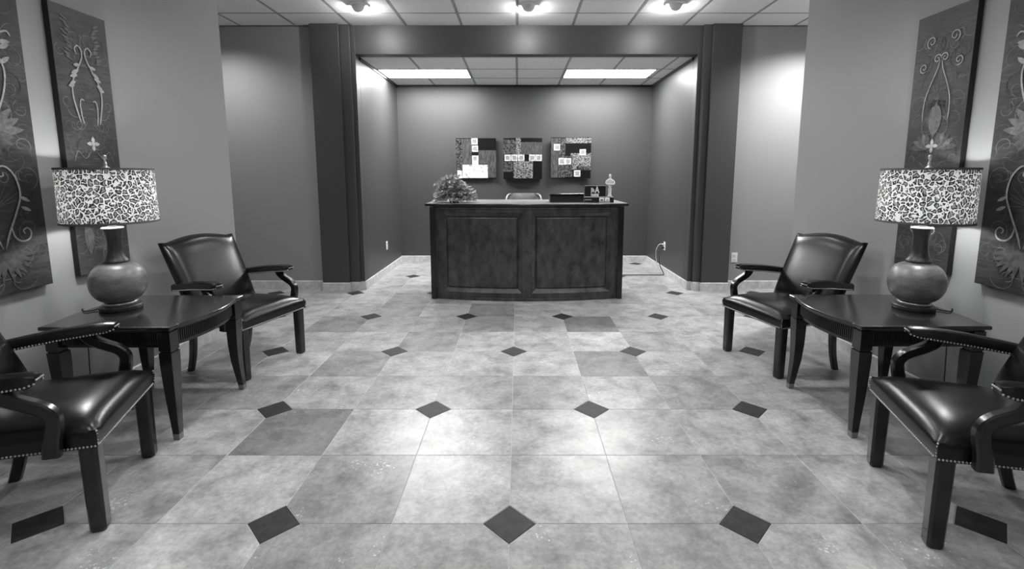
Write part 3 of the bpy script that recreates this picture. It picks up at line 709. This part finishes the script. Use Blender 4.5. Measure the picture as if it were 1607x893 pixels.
# ------------------------------------------------------------ leather armchairs (local x forward, y sideways; origin between the front feet)
def make_chair():
    t = empty('armchair')
    # seat with crowned leather top
    zb, ze = .345, .413
    def half(x): return .252 + (.292 - .252) * (x + .46) / .495
    nx, ny = 18, 18
    def seat_top(u, v):
        x = -.46 + .495 * u; a = 2 * v - 1
        cu = 1 - abs(2 * u - 1) ** 4; cv = 1 - abs(a) ** 4
        return (x, a * half(x), ze + .054 * (cu * cv) ** .62)
    m = MB(); m.grid(seat_top, nx, ny)
    per = [(i / nx, 0) for i in range(nx)] + [(1, j / ny) for j in range(ny)] + [(1 - i / nx, 1) for i in range(nx)] + [(0, 1 - j / ny) for j in range(ny)]
    top = [seat_top(u, v) for u, v in per]
    def bulge(k):
        out = []
        for (u, v), p in zip(per, top):
            nx_ = (u - .5) * 2; ny_ = (v - .5) * 2
            out.append((p[0] + (nx_ if abs(nx_) > .999 else 0) * k, p[1] + (ny_ if abs(ny_) > .999 else 0) * k))
        return out
    r1 = [(x, y, ze - .022) for x, y in bulge(.005)]; r2 = [(x, y, zb) for x, y in bulge(.001)]
    m.loft([top, r1, r2], cap=False); m.add(r2, [tuple(range(len(r2)))[::-1]])
    bmv = m
    seat = bmv.build('seat', M['leather'], t, smooth='auto')
    bmx = bmesh.new(); bmx.from_mesh(seat.data); bmesh.ops.remove_doubles(bmx, verts=bmx.verts, dist=.0004); bmesh.ops.recalc_face_normals(bmx, faces=bmx.faces); bmx.to_mesh(seat.data); bmx.free()
    for p in seat.data.polygons: p.use_smooth = True
    seat.data.set_sharp_from_angle(angle=radians(60))
    nb = MB(); d = .0118
    for k in range(int(.57 / d)): nb.bead((.0365, -.284 + k * d, zb + .007), .0046)
    for s in (-1, 1):
        for k in range(int(.47 / d)):
            x = .03 - k * d; nb.bead((x, s * (half(x) + .002), zb + .007), .0046)
        for k in range(5): nb.bead((.036, s * .289, zb + .016 + k * d), .0044)
    nb.build('nailhead_trim', M['brass'], seat, smooth=True)['kind'] = 'stuff'
    # backrest: camel top, leaning
    NU, NV = 20, 18
    def bpos(u, v):
        a = 2 * u - 1
        hw = .265 + .012 * v
        ztop = .885 + .036 * max(0, cos(a * pi / 2 * 1.12)) ** 1.1 + (.008 * max(0, abs(a) - .85) / .15)
        z = .42 + (ztop - .42) * v
        x = -.395 - .205 * ((z - .42) / .49) ** 1.12
        return a * hw, x, z
    def bfront(u, v):
        y, x, z = bpos(u, v); a = 2 * u - 1
        puff = .038 * ((1 - abs(a) ** 5) * (1 - abs(2 * v - 1) ** 6)) ** .6
        return (x + puff, y, z)
    def bback(u, v):
        y, x, z = bpos(1 - u, v); return (x - .035 - .006 * (1 - abs(2 * v - 1) ** 4), y, z - .004 * v)
    m = MB(); m.grid(bfront, NU, NV); m.grid(bback, NU, NV)
    for e in (0, 1):
        for j in range(NV): m.add([bfront(e, j / NV), bfront(e, (j + 1) / NV), bback(1 - e, (j + 1) / NV), bback(1 - e, j / NV)], [(0, 1, 2, 3)])
        for i in range(NU): m.add([bfront(i / NU, e), bfront((i + 1) / NU, e), bback(1 - (i + 1) / NU, e), bback(1 - i / NU, e)], [(0, 1, 2, 3)])
    bo = m.build('backrest', M['leather'], t, smooth=True)
    bmx = bmesh.new(); bmx.from_mesh(bo.data); bmesh.ops.remove_doubles(bmx, verts=bmx.verts, dist=.0004); bmesh.ops.recalc_face_normals(bmx, faces=bmx.faces); bmx.to_mesh(bo.data); bmx.free()
    for p in bo.data.polygons: p.use_smooth = True
    bo.data.set_sharp_from_angle(angle=radians(65))
    MB().box(-.475, -.44, -.24, .24, .30, .40).build('rear_rail', M['wood'], t, bevel=.004)
    for s in (-1, 1):
        # front leg: square with a chamfered edge
        m = MB(); rings = []
        for z, h, dx in ((0, .0235, 0), (.012, .027, 0), (.20, .0285, 0), (.35, .0295, 0)):
            rings.append([(dx + x, s * .255 + y, z) for x, y in octo(h, h, .008)])
        m.loft(rings).build('leg', M['wood'], t, bevel=.0015)
        # rear leg: sabre curve
        rings = []
        for p in smoothpath([(-.44, 0, .42), (-.442, 0, .34), (-.446, 0, .22), (-.462, 0, .10), (-.49, 0, 0)], 4):
            h = .021 - .003 * (1 - p.z / .42); rings.append([(p.x + x, s * .235 + y, p.z) for x, y in octo(h + .003, h - .002, .006)])
        MB().loft(rings).build('leg', M['wood'], t, smooth='auto')
        # carved arm support
        pth = smoothpath([(-.086, 0, .345), (-.082, 0, .40), (-.071, 0, .455), (-.071, 0, .495), (-.095, 0, .527), (-.135, 0, .550), (-.172, 0, .571), (-.200, 0, .596), (-.212, 0, .630)], 5)
        rings = []
        for i, p in enumerate(pth):
            tt = (pth[min(i + 1, len(pth) - 1)] - pth[max(i - 1, 0)]).normalized(); nn = Vector((tt.z, 0, -tt.x))
            f = i / (len(pth) - 1); h = .026 - .004 * sin(pi * f); wy = .019
            yc = s * (.309 + .004 * f)
            if f < .3: yc = s * (.309)
            rings.append([p + nn * a + Vector((0, yc + b_, 0)) for a, b_ in octo(h, wy, .006)])
        MB().loft(rings).build('arm_support', M['wood'], t, smooth='auto')
        # padded arm
        rings = []
        arm = [(-.092, .020, .648, .010), (-.096, .026, .642, .017), (-.125, .033, .640, .024), (-.18, .034, .638, .026), (-.30, .032, .628, .026), (-.42, .030, .612, .025), (-.505, .027, .600, .023)]
        for x, hw, zc, hh in arm:
            yc = s * (.312 - .03 * (-.09 - x) / .42)
            sec = [(hw, -hh), (hw, hh * .35), (hw * .8, hh * .8), (hw * .35, hh), (-hw * .35, hh), (-hw * .8, hh * .8), (-hw, hh * .35), (-hw, -hh)]
            rings.append([(x, yc + a, zc + b_) for a, b_ in sec])
        ap = MB().loft(rings).build('arm_pad', M['leather'], t, smooth='auto')
        nb = MB()
        import itertools
        def armat(x):
            for (xa, ha, za, qa), (xb, hb, zb_, qb) in zip(arm, arm[1:]):
                if xb <= x <= xa:
                    f = (x - xa) / (xb - xa); return ha + (hb - ha) * f, za + (zb_ - za) * f, qa + (qb - qa) * f
            return arm[-1][1:]
        x = -.097
        while x > -.49:
            hw, zc, hh = armat(x); yc = s * (.312 - .03 * (-.09 - x) / .42)
            for e in (-1, 1): nb.bead((x, yc + e * hw, zc - hh + .005), .0044)
            x -= .0118
        for k in range(5): nb.bead((-.0915, s * .312 - .02 + k * .010, .643), .0042)
        nb.build('nailhead_trim', M['brass'], ap, smooth=True)['kind'] = 'stuff'
    return t
chair0 = make_chair()
CH = [((-1.725, 3.247), -16.0, 'black leather armchair with nailhead trim between the left table and the hall corner'),
      ((1.674, 3.288), -165.7, 'black leather armchair with nailhead trim between the right table and the hall corner'),
      ((-1.687, 1.907), 20.4, 'black leather armchair cut by the left picture edge, nearest the left canvas'),
      ((1.590, 1.829), 162.9, 'black leather armchair cut by the right picture edge, nearest the right canvas')]
for k, (p, a, lab) in enumerate(CH):
    o = chair0 if k == 0 else copy_tree(chair0)
    o.location = (p[0], p[1], 0); o.rotation_euler = (0, 0, radians(a)); tag(o, lab, 'armchair', 'black leather armchairs')

# ------------------------------------------------------------ side tables (local x toward the room)
def make_table():
    t = empty('side_table')
    hx, hy = .325, .32
    def outline(grow=0, inset=0):
        pts = []; N = 16; yy = hy - .062
        X, Y = hx + grow, hy + grow
        pts.append((X, -Y)); pts.append((X, -yy - .006))
        for i in range(N + 1):
            a = -1 + 2 * i / N; pts.append((X - .004 + .048 * (1 - a * a), a * yy))
        pts.append((X, yy + .006)); pts.append((X, Y))
        pts.append((-X, Y)); pts.append((-X, yy + .006))
        for i in range(N + 1):
            a = 1 - 2 * i / N; pts.append((-X + .004 - .040 * (1 - a * a), a * yy))
        pts.append((-X, -yy - .006)); pts.append((-X, -Y))
        return pts
    MB().prism(outline(), .580, .600).build('table_top', M['tablewood'], t, bevel=.006, seg=3)
    MB().prism(outline(-.018), .568, .580).build('top_moulding', M['wood'], t, bevel=.003)
    il = .036                                       # leg inset
    # straight aprons with fluting
    def flutes(path, z0, z1, nrm, r=.0042):
        m = MB()
        for (x, y), (a, b_) in zip(path, nrm):
            ring = []
            for z in (z0, z1):
                ring.append([(x + a * r * cos(q) - b_ * r * sin(q), y + b_ * r * cos(q) + a * r * sin(q), z) for q in (-1.57, -.8, 0, .8, 1.57)])
            m.loft(ring)
        return m
    for s in (-1, 1):
        y = s * (hy - il - .002)
        ap = MB().box(-hx + .06, hx - .06, min(y, y - s * .02), max(y, y - s * .02), .482, .568).build('apron', M['wood'], t, bevel=.002)
        n = 50; path = [(-hx + .072 + (2 * hx - .144) * i / n, y) for i in range(n + 1)]
        flutes(path, .497, .562, [(0, s)] * (n + 1)).build('fluting', M['wood'], ap, smooth='auto')['kind'] = 'stuff'
        # bowed aprons
        N = 20; yy = hy - .062
        bow = [(s * (hx - il - .004 + .046 * (1 - (-1 + 2 * i / N) ** 2)), (-1 + 2 * i / N) * yy) for i in range(N + 1)]
        rings = [[(x, y_, .482), (x, y_, .568), (x - s * .02, y_, .568), (x - s * .02, y_, .482)] for x, y_ in bow]
        ap = MB().loft(rings).build('apron', M['wood'], t, smooth='auto')
        n = 44; path, nr = [], []
        for i in range(n + 1):
            a = -.95 + 1.9 * i / n; path.append((s * (hx - il - .004 + .046 * (1 - a * a)), a * yy))
            nv = Vector((s * 1, s * s * .046 * 2 * a / yy, 0)).normalized(); nr.append((nv.x, nv.y))
        flutes(path, .497, .562, nr).build('fluting', M['wood'], ap, smooth='auto')['kind'] = 'stuff'
    for sx in (-1, 1):
        for sy in (-1, 1):
            cx_, cy_ = sx * (hx - .045), sy * (hy - .045)
            lg = MB()
            def sec(z, h, ox): return [(cx_ + sx * ox + x, cy_ + sy * ox + y, z) for x, y in ((h, -h), (h, h), (-h, h), (-h, -h))]
            lg.loft([sec(.470, .031, 0), sec(.568, .031, 0)])
            lg.loft([sec(.462, .027, 0), sec(.470, .027, 0)])
            lg.loft([sec(.030, .0165, .012), sec(.10, .0195, .006), sec(.20, .0245, -.001), sec(.30, .0285, -.003), sec(.40, .0315, -.002), sec(.450, .0320, -.001), sec(.462, .0320, 0)])
            lo = lg.build('leg', M['wood'], t, bevel=.002)
            MB().loft([sec(0, .0150, .013), sec(.032, .0172, .012)]).build('ferrule', M['ferrule'], lo, bevel=.001)
    return t
tb = make_table(); tb.location = (-2.035, 2.584, 0)
tag(tb, 'dark wooden side table with fluted apron, between the two left armchairs', 'side table', 'matching side tables')
tb2 = copy_tree(tb); tb2.location = (2.020, 2.600, 0); tb2.rotation_euler = (0, 0, pi)
tb2['label'] = 'dark wooden side table with fluted apron, between the two right armchairs'

# ------------------------------------------------------------ table lamps
def make_lamp():
    t = empty('table_lamp')
    MB().lathe([(.094, 0), (.097, .004), (.097, .020), (.092, .026), (.080, .030), (.074, .034), (.001, .034)], 48).build('base', M['lampneck'], t, smooth='auto')
    MB().lathe([(.076, .030), (.080, .036), (.074, .044), (.064, .048)], 48).build('base_ring', M['silver'], t, smooth=True)
    body = [(.060, .044), (.062, .050)]
    for i in range(1, 20):
        a = -1.25 + 2.5 * i / 20; body.append((.131 * cos(a) ** .66, .152 + .108 * sin(a) / sin(1.25)))
    body += [(.058, .262), (.052, .266)]
    MB().lathe(body, 56).build('body', M['lampbody'], t, smooth=True)
    MB().lathe([(.052, .262), (.060, .266), (.060, .272), (.056, .278), (.047, .292), (.040, .318), (.036, .348), (.034, .378), (.036, .408), (.041, .432), (.046, .446), (.047, .450), (.001, .450)], 48).build('neck', M['lampneck'], t, smooth='auto')
    MB().lathe([(.001, .450), (.049, .450), (.051, .454), (.047, .458), (.001, .459)], 40).build('neck_cap', M['white'], t, smooth='auto')
    MB().lathe([(.016, .458), (.018, .462), (.018, .505), (.014, .51), (.001, .51)], 24).build('socket', M['silver'], t, smooth='auto')
    hp = MB()
    for s in (-1, 1): hp.tube(smoothpath([(s * .018, 0, .47), (s * .055, 0, .53), (s * .058, 0, .62), (s * .035, 0, .725), (0, 0, .772)], 5), .0025, 6)
    hp.build('harp', M['silver'], t, smooth=True)
    bulb = MB().lathe([(.013, .51), (.014, .53), (.026, .555), (.032, .585), (.028, .61), (.015, .628), (.002, .634)], 24).build('bulb', M['bulb'], t, smooth=True)
    RB, RT, Z0, Z1 = .212, .208, .487, .772
    n = 96
    sh = MB()
    sh.loft([[(r * cos(2 * pi * i / n), r * sin(2 * pi * i / n), z) for i in range(n)] for r, z in ((RB, Z0), (RB * .75 + RT * .25, Z0 + (Z1 - Z0) / 4), ((RB + RT) / 2, (Z0 + Z1) / 2), (RB * .25 + RT * .75, Z1 - (Z1 - Z0) / 4), (RT, Z1))], cap=False)
    so = sh.build('shade', M['leopard'], t, smooth=True)
    for r, z0, z1 in ((RB, Z0 - .004, Z0 + .007), (RT, Z1 - .007, Z1 + .004)):
        MB().loft([[(q * cos(2 * pi * i / n), q * sin(2 * pi * i / n), z) for i in range(n)] for q, z in ((r - .002, z0), (r + .0025, z0), (r + .0025, z1), (r - .002, z1), (r - .002, z0))], cap=False).build('shade_trim', M['trimband'], so, smooth='auto')
    sp = MB()
    for k in range(3):
        a = k * 2 * pi / 3 + .5; sp.tube([(0, 0, .772), (.206 * cos(a), .206 * sin(a), .768)], .002, 6)
    sp.build('shade_spider', M['silver'], so)
    MB().lathe([(.001, .772), (.017, .774), (.019, .779), (.011, .784), (.007, .792), (.009, .800), (.006, .806), (.0045, .822), (.009, .826), (.008, .832), (.010, .838), (.007, .846), (.001, .849)], 24).build('finial', M['silver'], t, smooth=True)
    point('bulb_light', (0, 0, .60), L_LAMP, .04, t)
    return t
LZ = .6012
lamp = make_lamp(); lamp.location = (-2.220, 2.600, LZ)
tag(lamp, 'table lamp with leopard print drum shade on the left side table', 'table lamp', 'leopard print table lamps')
lamp2 = copy_tree(lamp); lamp2.location = (2.212, 2.600, LZ); lamp2['label'] = 'table lamp with leopard print drum shade on the right side table'
for root, s in ((lamp, -1), (lamp2, 1)):
    MB().tube(smoothpath([(s * .088, -.03, .012), (s * .105, -.05, .0042), (s * .13, -.075, .0042), (s * .16, -.06, .0042), (s * .188, -.03, .0045), (s * .212, -.01, -.006), (s * .218, 0, -.05), (s * .222, .01, -.2), (s * .212, -.01, -.38), (s * .222, .0, -.5), (s * .20, .02, -.592)], 8), .003, 8).build('power_cord', M['rubber'], root, smooth=True)
lamp2.rotation_euler = (0, 0, 0)

# ------------------------------------------------------------ scroll canvases on the side walls
def spiral(c, r0, a0, turns, d=1, n=26, shrink=.18):
    return [(c[0] + r0 * (1 - (1 - shrink) * i / n) * cos(a0 + d * turns * 2 * pi * i / n), c[1] + r0 * (1 - (1 - shrink) * i / n) * sin(a0 + d * turns * 2 * pi * i / n)) for i in range(n + 1)]
def sm2(pts, k=7): return [(p.x, p.y) for p in smoothpath([(x, y, 0) for x, y in pts], k)]
class Paint:
    def __init__(s, W, H): s.m = {}; s.W = W; s.H = H; s.k = 0
    def stroke(s, pts, w, mat, w1=None, mirror=False, lvl=0):
        for sg in ((1, -1) if mirror else (1,)):
            n = len(pts); L_, R_ = [], []
            for i, (x, y) in enumerate(pts):
                a, b_ = pts[max(i - 1, 0)], pts[min(i + 1, n - 1)]
                dx, dy = b_[0] - a[0], b_[1] - a[1]; d = sqrt(dx * dx + dy * dy) or 1
                f = i / (n - 1); ww = (w + ((w1 if w1 is not None else w) - w) * f) * .5 * (min(1, f * 9 + .25) * min(1, (1 - f) * 9 + .35))
                L_.append((x - dy / d * ww, y + dx / d * ww)); R_.append((x + dy / d * ww, y - dx / d * ww))
            mb = s.m.setdefault((mat, lvl) if lvl < 2 else (mat, lvl, len(s.m)), MB())
            cl = lambda x, y: (max(-s.W / 2, min(s.W / 2, sg * x)), max(0, min(s.H, y)))
            s.k += 1; z = .0008 + .0012 * lvl + .000004 * s.k
            vs = [(*cl(*p), z) for p in L_] + [(*cl(*p), z) for p in R_]
            mb.add(vs, [(i, i + 1, n + i + 1, n + i) for i in range(n - 1)])
    def leaf(s, p, ang, ln, wd, mat, mirror=False, lvl=0):
        pts = [(p[0] + cos(ang) * ln * t, p[1] + sin(ang) * ln * t) for t in [i / 8 for i in range(9)]]
        for sg in ((1, -1) if mirror else (1,)):
            L_ = [(x - sin(ang) * wd * sin(pi * i / 8) ** .8, y + cos(ang) * wd * sin(pi * i / 8) ** .8) for i, (x, y) in enumerate(pts)]
            R_ = [(x + sin(ang) * wd * sin(pi * i / 8) ** .8, y - cos(ang) * wd * sin(pi * i / 8) ** .8) for i, (x, y) in enumerate(pts)]
            cl = lambda x, y: (max(-s.W / 2, min(s.W / 2, sg * x)), max(0, min(s.H, y)))
            s.k += 1; z = .0008 + .0012 * lvl + .000004 * s.k
            mb = s.m.setdefault((mat, lvl) if lvl < 2 else (mat, lvl, len(s.m)), MB()); mb.add([(*cl(*q), z) for q in L_] + [(*cl(*q), z) for q in R_], [(i, i + 1, 10 + i, 9 + i) for i in range(8)])
NAMES = {'scroll': 'pale_scrollwork', 'scroll2': 'grey_scrollwork', 'scroll3': 'faint_scrollwork', 'scrolld': 'dark_scrollwork'}
def faint(p, seed, n=44):
    r = random.Random(seed)
    for k in range(n):
        x = r.uniform(.02, p.W / 2 - .03); y = r.uniform(.06, p.H - .08); rad = r.uniform(.03, .08); d = r.choice((-1, 1))
        mt = r.choice(('scroll3', 'scroll3', 'scrolld', 'scroll2'))
        sp = spiral((x, y), rad, r.uniform(0, 6.28), r.uniform(.6, 1.3), d)
        p.stroke(sp, r.uniform(.003, .006), mt, .002, True, 0)
    for y0 in (.13, .42, .70, 1.0):
        for k in range(9):
            a = pi / 2 + (k - 4) * .3
            ln = .09 + .05 * cos((k - 4) * .4)
            p.stroke(sm2([(.004 * (k - 4), y0), (cos(a) * ln * .6, y0 + sin(a) * ln * .5), (cos(a) * ln * 1.2, y0 + sin(a) * ln + .01 * abs(k - 4) - .03)], 5), .006, 'scroll3', .002, False, 0)
    for k in range(46):
        x = r.uniform(-p.W / 2 + .02, p.W / 2 - .06); y = r.uniform(.05, p.H - .05); ln = r.uniform(.02, .08)
        p.stroke([(x, y), (x + ln / 2, y + r.uniform(-.001, .001)), (x + ln, y)], .0014, 'scroll2' if k % 4 else 'scroll', .0008, False, 1)
def flower(p, y, mat='scroll'):
    for k in range(4): p.leaf((0, y), k * pi / 2, .042, .011, mat, lvl=2)
def tall_design_a(p):                                # plumes over a flower
    faint(p, 3)
    p.stroke(sm2([(.040, 1.235), (.052, 1.262), (.033, 1.285), (.012, 1.265), (.014, 1.22), (.05, 1.15), (.085, 1.08), (.092, 1.0), (.072, .90), (.062, .86)]), .007, 'scroll', .009, True, 2)
    for y, a, ln in ((1.17, -.2, .045), (1.14, -.5, .055), (1.11, -.3, .05), (1.075, -.6, .05), (1.05, -.2, .04)):
        p.leaf((.028 + (1.17 - y) * .4, y + .012), a, ln, .010, 'scroll', True, 2)
    p.stroke(sm2([(.028, .985), (.045, .99), (.055, .96), (.052, .90), (.043, .855)]), .008, 'scroll', .006, True, 2)
    flower(p, .745)
    for k in range(16):
        y = 1.20 + k * .014; p.leaf((.07 + .012 * sin(k), y), .4 + .2 * sin(k * 2.1), .045, .005, 'scroll2', True, 1)
    p.leaf((.095, .11), pi / 2, .20, .030, 'scroll3', True, 1)
    p.stroke(sm2([(.02, .70), (.06, .66), (.10, .70), (.13, .64)]), .01, 'scroll2', .004, True, 1)
def tall_design_b(p):                                # teardrop with curls
    faint(p, 4)
    p.stroke(sm2([(.006, 1.225), (.02, 1.17), (.055, 1.09), (.082, 1.01), (.088, .93), (.084, .88)]), .006, 'scroll', .005, True, 2)
    for c, rr, a0, d in (((.024, 1.235), .026, pi, -1), ((.075, 1.34), .036, -1.5, 1), ((.115, 1.20), .030, -2.2, 1)):
        p.stroke(spiral(c, rr, a0, 1.35, d), .007, 'scroll', .005, True, 2)
    flower(p, .735)
    p.leaf((0, .79), pi / 2, .2, .045, 'scroll2', False, 1)
    p.stroke(spiral((.022, .975), .026, -1.2, 1.2, 1), .008, 'scrolld', .004, True, 2)
    for k in range(5): p.leaf((.03, .72), .1 + k * .34, .13 - .01 * k, .018, 'scroll2' if k % 2 else 'scroll3', True, 1)
    p.stroke(spiral((.06, .24), .03, 1.5, 1.2, -1), .006, 'scroll', .004, True, 2)
def wide_design(p):
    faint(p, 6, 52)
    # heart shaped scroll, lower
    p.stroke(sm2([(.006, .215), (.03, .285), (.075, .385), (.105, .47), (.095, .555), (.062, .605), (.03, .612), (.012, .592), (.02, .566), (.038, .568), (.037, .586)]), .010, 'scroll', .007, True, 2)
    p.stroke(sm2([(.045, .32), (.055, .27), (.085, .245), (.122, .252), (.135, .285), (.118, .308), (.098, .296), (.106, .278)]), .009, 'scroll', .007, True, 2)
    for y, a in ((.455, -.5), (.405, -.45)): p.leaf((.10, y + .01), a, .055, .009, 'scroll', True, 2); 
    # upper lily scroll
    p.stroke(sm2([(.0, .80), (.05, .86), (.095, .97), (.11, 1.07), (.085, 1.16), (.10, 1.23), (.14, 1.26), (.16, 1.24)]), .009, 'scroll', .008, True, 2)
    for y, a in ((1.17, .5), (1.10, .7), (1.20, .2)): p.leaf((.095, y), a, .06, .011, 'scroll', True, 2)
    p.stroke(spiral((.06, 1.36), .04, -1.2, 1.3, 1), .009, 'scroll', .006, True, 2)
    for k in range(5): p.leaf((.0, .77), .15 + k * .33, .17, .022, 'scroll2', True, 1)
    for k in range(5): p.leaf((.0, .77), -.15 - k * .33, .12, .018, 'scroll3', True, 1)
    for k in range(6): p.leaf((.0, .20), -.2 - k * .24, .15, .012, 'scroll3', True, 1)
def canvas(xface, wallx, y0, y1, z0, z1, design, label):
    s = 1 if wallx < 0 else -1
    th = abs(xface - wallx)
    root = tag(empty('canvas_painting', (wallx, (y0 + y1) / 2, z0)), label, 'painting', 'dark scrollwork canvases')
    W, H = y1 - y0, z1 - z0
    MB().box(min(s * .004, s * (th - .003)), max(s * .004, s * (th - .003)), -W / 2, W / 2, 0, H).build('stretcher_sides', M['canvas_side'], root, bevel=.002)
    MB().box(min(s * (th - .003), s * th), max(s * (th - .003), s * th), -W / 2, W / 2, 0, H).build('canvas_face', M['canvas'], root)
    p = Paint(W, H); design(p)
    for (mat, lvl, *_), mb in p.m.items():
        mb.v = [(s * (th + z), (a if s > 0 else -a), b_) for a, b_, z in mb.v]
        o = mb.build(NAMES[mat], M[mat], root)
        if mat != 'scroll' or lvl != 2: o['kind'] = 'stuff'
canvas(XL + .035, XL, 2.655, 3.005, .775, 2.255, tall_design_a, 'narrow dark canvas with pale plumes and flower behind the left lamp')
canvas(XL + .035, XL, 2.06, 2.490, .770, 2.255, wide_design, 'dark scrollwork canvas cut by the left picture edge')
canvas(XR - .035, XR, 2.675, 3.055, .775, 2.275, tall_design_b, 'narrow dark canvas with pale curls and teardrop behind the right lamp')
canvas(XR - .035, XR, 2.07, 2.503, .770, 2.255, wide_design, 'dark scrollwork canvas cut by the right picture edge')
